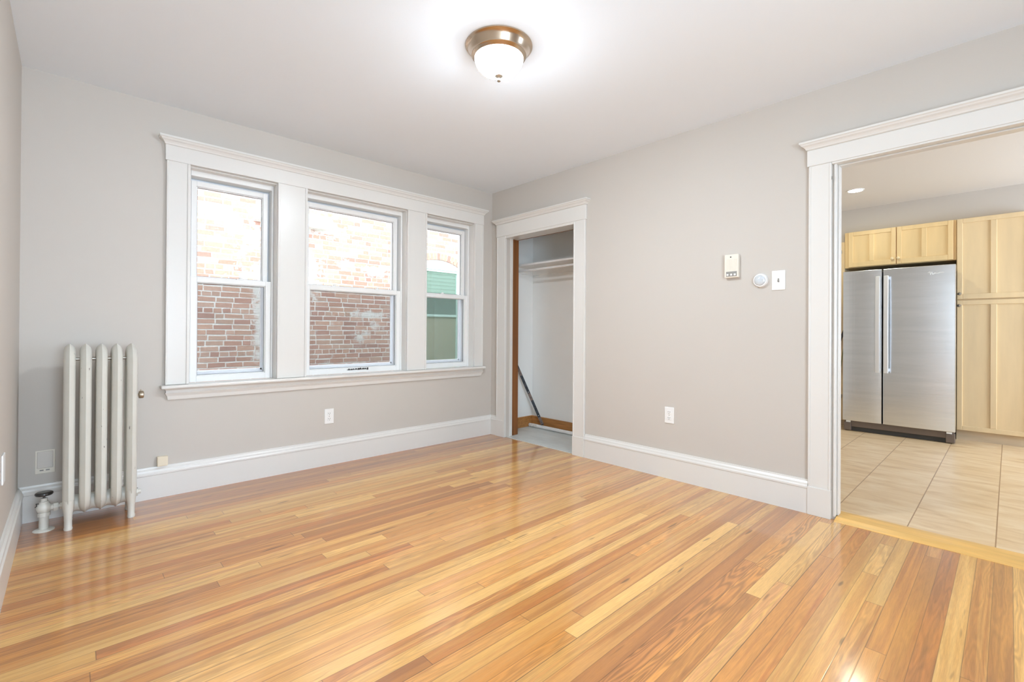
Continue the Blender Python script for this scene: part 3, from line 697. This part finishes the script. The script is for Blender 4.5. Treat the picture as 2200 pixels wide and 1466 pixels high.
# ------------------------------------------------------------------ closet contents
r = empty('closet_shelf', (0.45, -0.8, 1.80), 'white shelf across the top of the closet', 'shelf')
mb = MB(); mb.box(0.300, 0.614, -1.578, -0.0125, 1.800, 1.819); obj('board', mb, M_pipe, r, bevel=0.002)
mb = MB(); mb.box(0.315, 0.60, -0.030, -0.0125, 1.735, 1.7995); mb.box(0.596, 0.614, -1.578, -0.030, 1.735, 1.7995); obj('cleat', mb, M_closet, r, bevel=0.002)
r = obj('closet_rod', MB().tube([(0.335, -1.577, 1.752), (0.335, -0.0315, 1.752)], 0.0125, 16), M_pipe, smooth=True); tag(r, 'thin white hanging rod under the closet shelf', 'rod')
r = empty('floor_pipe', (0.553, -0.06, 0.006), 'white pipe lying on the closet floor along the back baseboard', 'pipe')
mb = MB(); mb.tube([(0.556, -0.160, 0.0265), (0.556, -1.30, 0.0265)], 0.0195, 18); obj('pipe', mb, M_pipe, r, smooth=True)
mb = MB(); mb.tube([(0.556, -0.035, 0.0265), (0.556, -0.158, 0.0265)], 0.0202, 18); obj('coupling', mb, mat('speckled_white', (226, 222, 216), 0.5, vary=0.3, vary_scale=40), r, smooth=True)
# perforated steel bar leaning in the corner
p0, p1 = Vector((0.560, -0.232, 0.052)), Vector((0.300, -0.034, 0.79))
ax = (p1-p0).normalized(); nrm = Vector((-0.72, -0.69, 0)); nrm = (nrm-ax*nrm.dot(ax)).normalized(); sd = ax.cross(nrm)
r = empty('steel_bar', p0, 'dark perforated steel bar leaning in the closet corner', 'metal bar')
mb = MB(); Lb = (p1-p0).length
def bp_(s, a, n): return tuple(p0+ax*s+sd*a+nrm*n)
mb.loft([[bp_(s, -0.015, 0.002), bp_(s, 0.015, 0.002), bp_(s, 0.015, -0.002), bp_(s, -0.015, -0.002)] for s in (0.0, Lb*0.33, Lb*0.66, Lb)])
obj('flat_bar', mb, M_bar, r)
for s0 in (0.01, 0.30, 0.60):
    mb = MB(); mb.loft([[bp_(s, -0.0155, 0.0026), bp_(s, 0.0155, 0.0026), bp_(s, 0.0155, -0.0026), bp_(s, -0.0155, -0.0026)] for s in (s0, s0+0.085)]); obj('bracket', mb, mat('worn_brown_steel', (120, 104, 96), 0.5, metal=0.4, vary=0.3, vary_scale=30), r)
for s0 in (0.03, 0.115, 0.21, 0.33, 0.40, 0.50, 0.63):
    mb = MB(); c = p0+ax*s0+nrm*0.003
    mb.loft([[tuple(c+nrm*h+(ax*math.cos(t*math.pi/6)+sd*math.sin(t*math.pi/6))*rr) for t in range(12)] for rr, h in ((0.0055, 0), (0.005, 0.0025))]); obj('rivet', mb, M_nickel2 if s0 in (0.115, 0.40) else M_slot, r)

# ------------------------------------------------------------------ kitchen
FX, YL, YS, YR = 3.0, -2.515, -2.864, -3.430
fr = empty('refrigerator', (3.2, -2.97, 0.012), 'stainless side by side refrigerator seen through the kitchen opening', 'refrigerator')
mb = MB(); mb.box(FX+0.075, 3.82, YR+0.02, YL-0.008, 0.03, 1.752); obj('cabinet_body', mb, M_darkbody, fr, bevel=0.004)
def door(name, y0, y1):
    mb = MB()
    n = 12; pr = []
    for k in range(n+1):
        t = k/n; bow = 0.010*(1-(2*t-1)**2); pr.append((FX+0.010-bow, y0+(y1-y0)*t))
    ring = [(FX+0.070, y0), *pr, (FX+0.070, y1)]
    mb.loft([[(x, y, z) for x, y in ring] for z in (0.128, 1.775)])
    return obj(name, mb, M_steel, fr, bevel=0.004)
fd = door('freezer_door', YS+0.006, YL); rd = door('fridge_door', YR, YS-0.006)
def handle(par, y):
    mb = MB(); rings = []
    for k in range(15):
        t = k/14; z = 0.675+(1.697-0.675)*t; bow = 0.045+0.012*math.sin(math.pi*t)
        x = FX-bow; rings.append([(x, y-0.021, z), (x-0.010, y-0.017, z), (x-0.010, y+0.017, z), (x, y+0.021, z), (x+0.012, y+0.018, z), (x+0.012, y-0.018, z)])
    mb.loft(rings)
    for z in (0.690, 1.662): mb.box(FX-0.045, FX+0.004, y-0.016, y+0.016, z, z+0.03)
    obj('handle', mb, M_steelh, par, bevel=0.002)
handle(fd, -2.832); handle(rd, -2.902)
# small script emblem, illegible in the picture
mb = MB(); zz = 1.694
pts = [(FX-0.002, -3.228, zz+0.012), (FX-0.002, -3.240, zz+0.018), (FX-0.002, -3.247, zz-0.010), (FX-0.002, -3.256, zz+0.014), (FX-0.002, -3.264, zz-0.008), (FX-0.002, -3.278, zz+0.004), (FX-0.002, -3.296, zz-0.002), (FX-0.002, -3.316, zz+0.006), (FX-0.002, -3.344, zz+0.006)]
mb.tube(pts, [0.003, 0.004, 0.005, 0.005, 0.005, 0.004, 0.003, 0.0035, 0.0015], 8); obj('emblem', mb, M_emblem, rd, smooth=True)
mb = MB(); mb.box(FX+0.035, FX+0.09, YR+0.012, YL-0.012, 0.060, 0.124); mb.box(FX+0.018, FX+0.09, YR+0.004, YR+0.07, 0.020, 0.105); mb.box(FX+0.018, FX+0.09, YL-0.075, YL-0.008, 0.020, 0.105)
bg_ = obj('base_grille', mb, M_grille, fr, bevel=0.005)
mb = MB(); mb.box(FX+0.050, FX+0.09, YR+0.07, YL-0.075, 0.014, 0.060); obj('vent_slot', mb, M_slot, bg_)
for y in (YR+0.045, YL-0.05):
    mb = MB(); mb.box(FX+0.012, FX+0.06, y-0.02, y+0.02, 0.108, 0.127); obj('hinge_cover', mb, M_plate, fr, bevel=0.002)

def panel_door(par, name, x, y0, y1, z0, z1, m, st=0.042, rail_t=0.045, rail_b=0.055, mid=0.045):
    mb = MB(); t = 0.021
    mb.box(x+0.010, x+t, y0, y1, z0, z1)
    ym = (y0+y1)/2
    mb.box(x, x+0.0105, y0, y0+st, z0, z1); mb.box(x, x+0.0105, y1-st, y1, z0, z1); mb.box(x, x+0.0105, ym-mid/2, ym+mid/2, z0+rail_b, z1-rail_t)
    mb.box(x, x+0.0105, y0+st, y1-st, z0, z0+rail_b); mb.box(x, x+0.0105, y0+st, y1-st, z1-rail_t, z1)
    return obj(name, mb, m, par, bevel=0.003)
def knob(par, x, y, z, m):
    mb = MB(); mb.lathe([(0.006, 0), (0.006, -0.010), (0.012, -0.014), (0.0155, -0.020), (0.014, -0.026), (0.007, -0.029), (0.001, -0.0295)], (x, y, z), 'x', 20); return obj('knob', mb, m, par, smooth=True)
CX = 3.33
uc = empty('upper_cabinet', (3.4, -2.94, 1.856), 'short yellow maple wall cabinet above the refrigerator', 'cabinet')
mb = MB(); mb.box(CX+0.0215, 3.94, -3.414, -2.462, 1.852, 2.266); obj('carcass', mb, M_maple, uc, bevel=0.002)
d1 = panel_door(uc, 'door', CX, -2.931, -2.500, 1.858, 2.264, M_maple); knob(d1, CX, -2.900, 1.920, M_knobw)
d2 = panel_door(uc, 'door', CX, -3.392, -2.938, 1.858, 2.264, M_maple); knob(d2, CX, -2.952, 1.921, M_knobw)
pc = empty('pantry_cabinet', (3.4, -3.68, 0.012), 'tall pale maple pantry cabinet right of the refrigerator', 'cabinet')
mb = MB(); mb.box(CX+0.0215, 3.94, -3.955, -3.4165, 0.112, 2.268); obj('carcass', mb, M_maple2, pc, bevel=0.002)
d1 = panel_door(pc, 'upper_door', CX, -3.945, -3.420, 1.446, 2.264, M_maple2, rail_b=0.052); knob(d1, CX, -3.440, 1.499, M_nickel2)
d2 = panel_door(pc, 'lower_door', CX, -3.945, -3.420, 0.114, 1.432, M_maple2, rail_b=0.045); knob(d2, CX, -3.438, 1.380, M_nickel2)
mb = MB(); mb.box(CX+0.035, 3.94, -3.955, -3.4165, 0.0122, 0.111); obj('toe_kick', mb, M_kick, pc)
# cabinet glimpsed left of the refrigerator
sc_ = empty('side_cabinet', (3.39, -2.26, 0.012), 'sliver of maple cabinet between the door jamb and the refrigerator', 'cabinet')
mb = MB(); mb.box(3.36, 3.94, -2.458, -2.06, 0.07, 2.165); obj('carcass', mb, M_maple2, sc_, bevel=0.003)
mb = MB(); mb.box(3.385, 3.94, -2.458, -2.06, 0.0122, 0.069); obj('toe_kick', mb, M_kick, sc_)
for z in (2.06, 0.36):
    mb = MB(); mb.box(3.345, 3.360, -2.432, -2.418, z-0.03, z+0.01); obj('pull', mb, M_slotgrey, sc_, bevel=0.002)
r = empty('hanging_strap', (3.30, -2.45, 1.15), 'dark and olive strap hanging beside the left edge of the refrigerator', 'strap')
def strap(name, m, pts, w):
    mb = MB(); mb.loft([[(x-0.002, y, z-w), (x+0.002, y, z-w), (x+0.002, y, z+w), (x-0.002, y, z+w)] for x, y, z in pts]); obj(name, mb, m, r)
strap('band', M_strapd, [(3.33, -2.464, 1.13), (3.332, -2.44, 1.06), (3.334, -2.42, 1.00), (3.336, -2.40, 0.90)], 0.04)
strap('lining', M_strapg, [(3.340, -2.464, 0.98), (3.342, -2.448, 0.88), (3.344, -2.436, 0.78), (3.346, -2.420, 0.62)], 0.035)
# recessed downlight
kx, ky = 2.55, -2.71
r = empty('recessed_light', (kx, ky, 2.55), 'lit round recessed downlight in the kitchen ceiling', 'ceiling light')
mb = MB(); mb.lathe([(0.058, 0), (0.075, 0), (0.075, -0.004), (0.060, -0.006), (0.058, -0.002)], (kx, ky, 2.55), 'z', 40, cap=False); obj('trim_ring', mb, M_plate, r, smooth=True)
mb = MB(); mb.lathe([(0.060, -0.003), (0.050, -0.005), (0.001, -0.0055)], (kx, ky, 2.55), 'z', 40, cap=False); obj('lens', mb, M_lens, r, smooth=True)

# ------------------------------------------------------------------ outside
struct('ground', MB().box(-9, 9, 0.2, 3.2, -1.4, -1.2), M_ground, 'concrete floor of the alley below the windows', 'ground')
sd_ = MB()
for k in range(46):
    z0 = -1.2+k*0.09; z1 = z0+0.09
    ob = [o for o in ops_win if o[2]-0.02 < z1 and o[3]+0.02 > z0]
    us = [(-4.2, 6.5)]
    for o in ob:
        us = [s for a, b in us for s in ((a, min(b, o[0]-0.0)), (max(a, o[1]), b)) if s[1]-s[0] > 0.01]
    for a, b in us:
        sd_.loft([[(u, 0.201, z0), (u, 0.216, z0), (u, 0.206, z1), (u, 0.201, z1)] for u in (a, b)])
struct('wall_exterior', sd_, M_siding, 'pale green clapboard outside face of the window wall', 'wall')

nb = empty('brick_building', (0.0, 3.1, -1.2), 'weathered red brick building with white mortar across the alley', 'building')
random.seed(5)
bb_ = bmesh.new(); tl2 = bb_.loops.layers.float_color.new('tone')
BT = [(196, 154, 134), (190, 146, 126), (202, 160, 138), (186, 142, 124), (194, 158, 138), (180, 138, 122), (204, 166, 146)]
def fbox(x0, x1, z0, z1, y0, y1, c, jit=0.004):
    j = lambda: random.uniform(-jit, jit)
    q = [(x0+j(), z0+j()), (x1+j(), z0+j()), (x1+j(), z1+j()), (x0+j(), z1+j())]
    quad(q, y0, y1, c)
def quad(q, y0, y1, c):
    fv = [bb_.verts.new((x, y0, z)) for x, z in q]; bv = [bb_.verts.new((x, y1, z)) for x, z in q]
    fs = [bb_.faces.new(fv)]
    for i in range(4): fs.append(bb_.faces.new([fv[i], fv[(i+1) % 4], bv[(i+1) % 4], bv[i]]))
    for f in fs:
        for lp in f.loops: lp[tl2] = (*c, 1)
NX0, NX1, NZ0, NZS, NZA = 0.90, 1.85, 0.2, 2.20, 2.325     # neighbour window: left, right, bottom, spring, apex
def arch(x): t = (x-NX0)/(NX1-NX0); return NZS+(NZA-NZS)*(1-(2*t-1)**2)
mort = lin((246, 241, 233))
# mortar bed with the window cut out
for x0, x1, z0, z1 in ((-7, NX0, -1.2, 6.2), (NX1, 7, -1.2, 6.2), (NX0, NX1, -1.2, NZ0), (NX0, NX1, NZA+0.0, 6.2)):
    quad([(x0, z0), (x1, z0), (x1, z1), (x0, z1)], 3.003, 3.25, mort)
pitch = 0.0685
for k in range(-17, 91):
    z0 = k*pitch; x = -7+random.uniform(-0.2, 0)
    header = (k % 8 == 3)
    while x < 7:
        l = 0.100 if header or random.random() < 0.10 else 0.205
        l *= random.uniform(0.95, 1.05)
        a, b = x, x+l-0.014
        x += l
        z1 = z0+pitch-0.015+random.uniform(-0.003, 0.003)
        if b > NX0-0.03 and a < NX1+0.03 and z1 > NZ0 and z0 < NZA+0.13:
            if a < NX0-0.06: b = NX0-0.012
            elif b > NX1+0.06: a = NX1+0.012
            else: continue
            if b-a < 0.03: continue
        c = lin(random.choice(BT)); g = random.uniform(0.93, 1.10)
        fbox(a, b, z0, z1, 3.0-random.uniform(0, 0.003), 3.02, tuple(x_*g for x_ in c))
# rowlock arch
n = 15
for i in range(n):
    ts = [(i+0.06)/n, (i+0.94)/n]; q = []
    for t in ts:
        xx = NX0-0.03+(NX1-NX0+0.06)*t; q.append((xx, arch(min(max(xx, NX0), NX1))))
    (xa, za), (xb, zb) = q; lean = 0.06*(2*(i+0.5)/n-1)
    c = lin(random.choice(BT))
    quad([(xa, za), (xb, zb), (xb+lean, zb+0.115), (xa+lean, za+0.115)], 2.998, 3.02, c)
me = bpy.data.meshes.new('brick_wall'); bmesh.ops.recalc_face_normals(bb_, faces=bb_.faces); bmesh.ops.translate(bb_, verts=bb_.verts, vec=-nb.location)
bb_.to_mesh(me); bb_.free(); me.materials.append(M_brick)
o = bpy.data.objects.new('brick_wall', me); C.objects.link(o); o.parent = nb
mb = MB()
ar = [(NX0+(NX1-NX0)*k/16, arch(NX0+(NX1-NX0)*k/16)) for k in range(17)]
mb.loft([[(x, y, z) for x, z in [(NX1, 2.155), (NX0, 2.155)]+ar] for y in (3.02, 3.06)]); wf = obj('arch_panel', mb, M_stone, nb)
mb = MB(); mb.box(NX0, NX0+0.06, 3.03, 3.10, NZ0, 2.155); mb.box(NX1-0.06, NX1, 3.03, 3.10, NZ0, 2.155); mb.box(NX0+0.06, NX1-0.06, 3.03, 3.10, 2.115, 2.155); mb.box(NX0+0.06, NX1-0.06, 3.035, 3.10, 1.335, 1.375); mb.box(NX0+0.06, NX1-0.06, 3.03, 3.10, NZ0, NZ0+0.08)
wf = obj('window_frame', mb, M_nframe, nb, bevel=0.004)
mb = MB(); mb.box(NX0+0.06, NX1-0.06, 3.055, 3.062, 1.375, 2.115); obj('pane', mb, M_npane, wf)
mb = MB(); mb.box(NX0+0.06, NX1-0.06, 3.065, 3.072, NZ0+0.08, 1.335); obj('pane', mb, M_npane2, wf)
mb = MB(); mb.box(-1.535, -0.55, 2.90, 3.06, 2.535, 2.695); obj('stone_sill', mb, M_stone, nb, bevel=0.006)
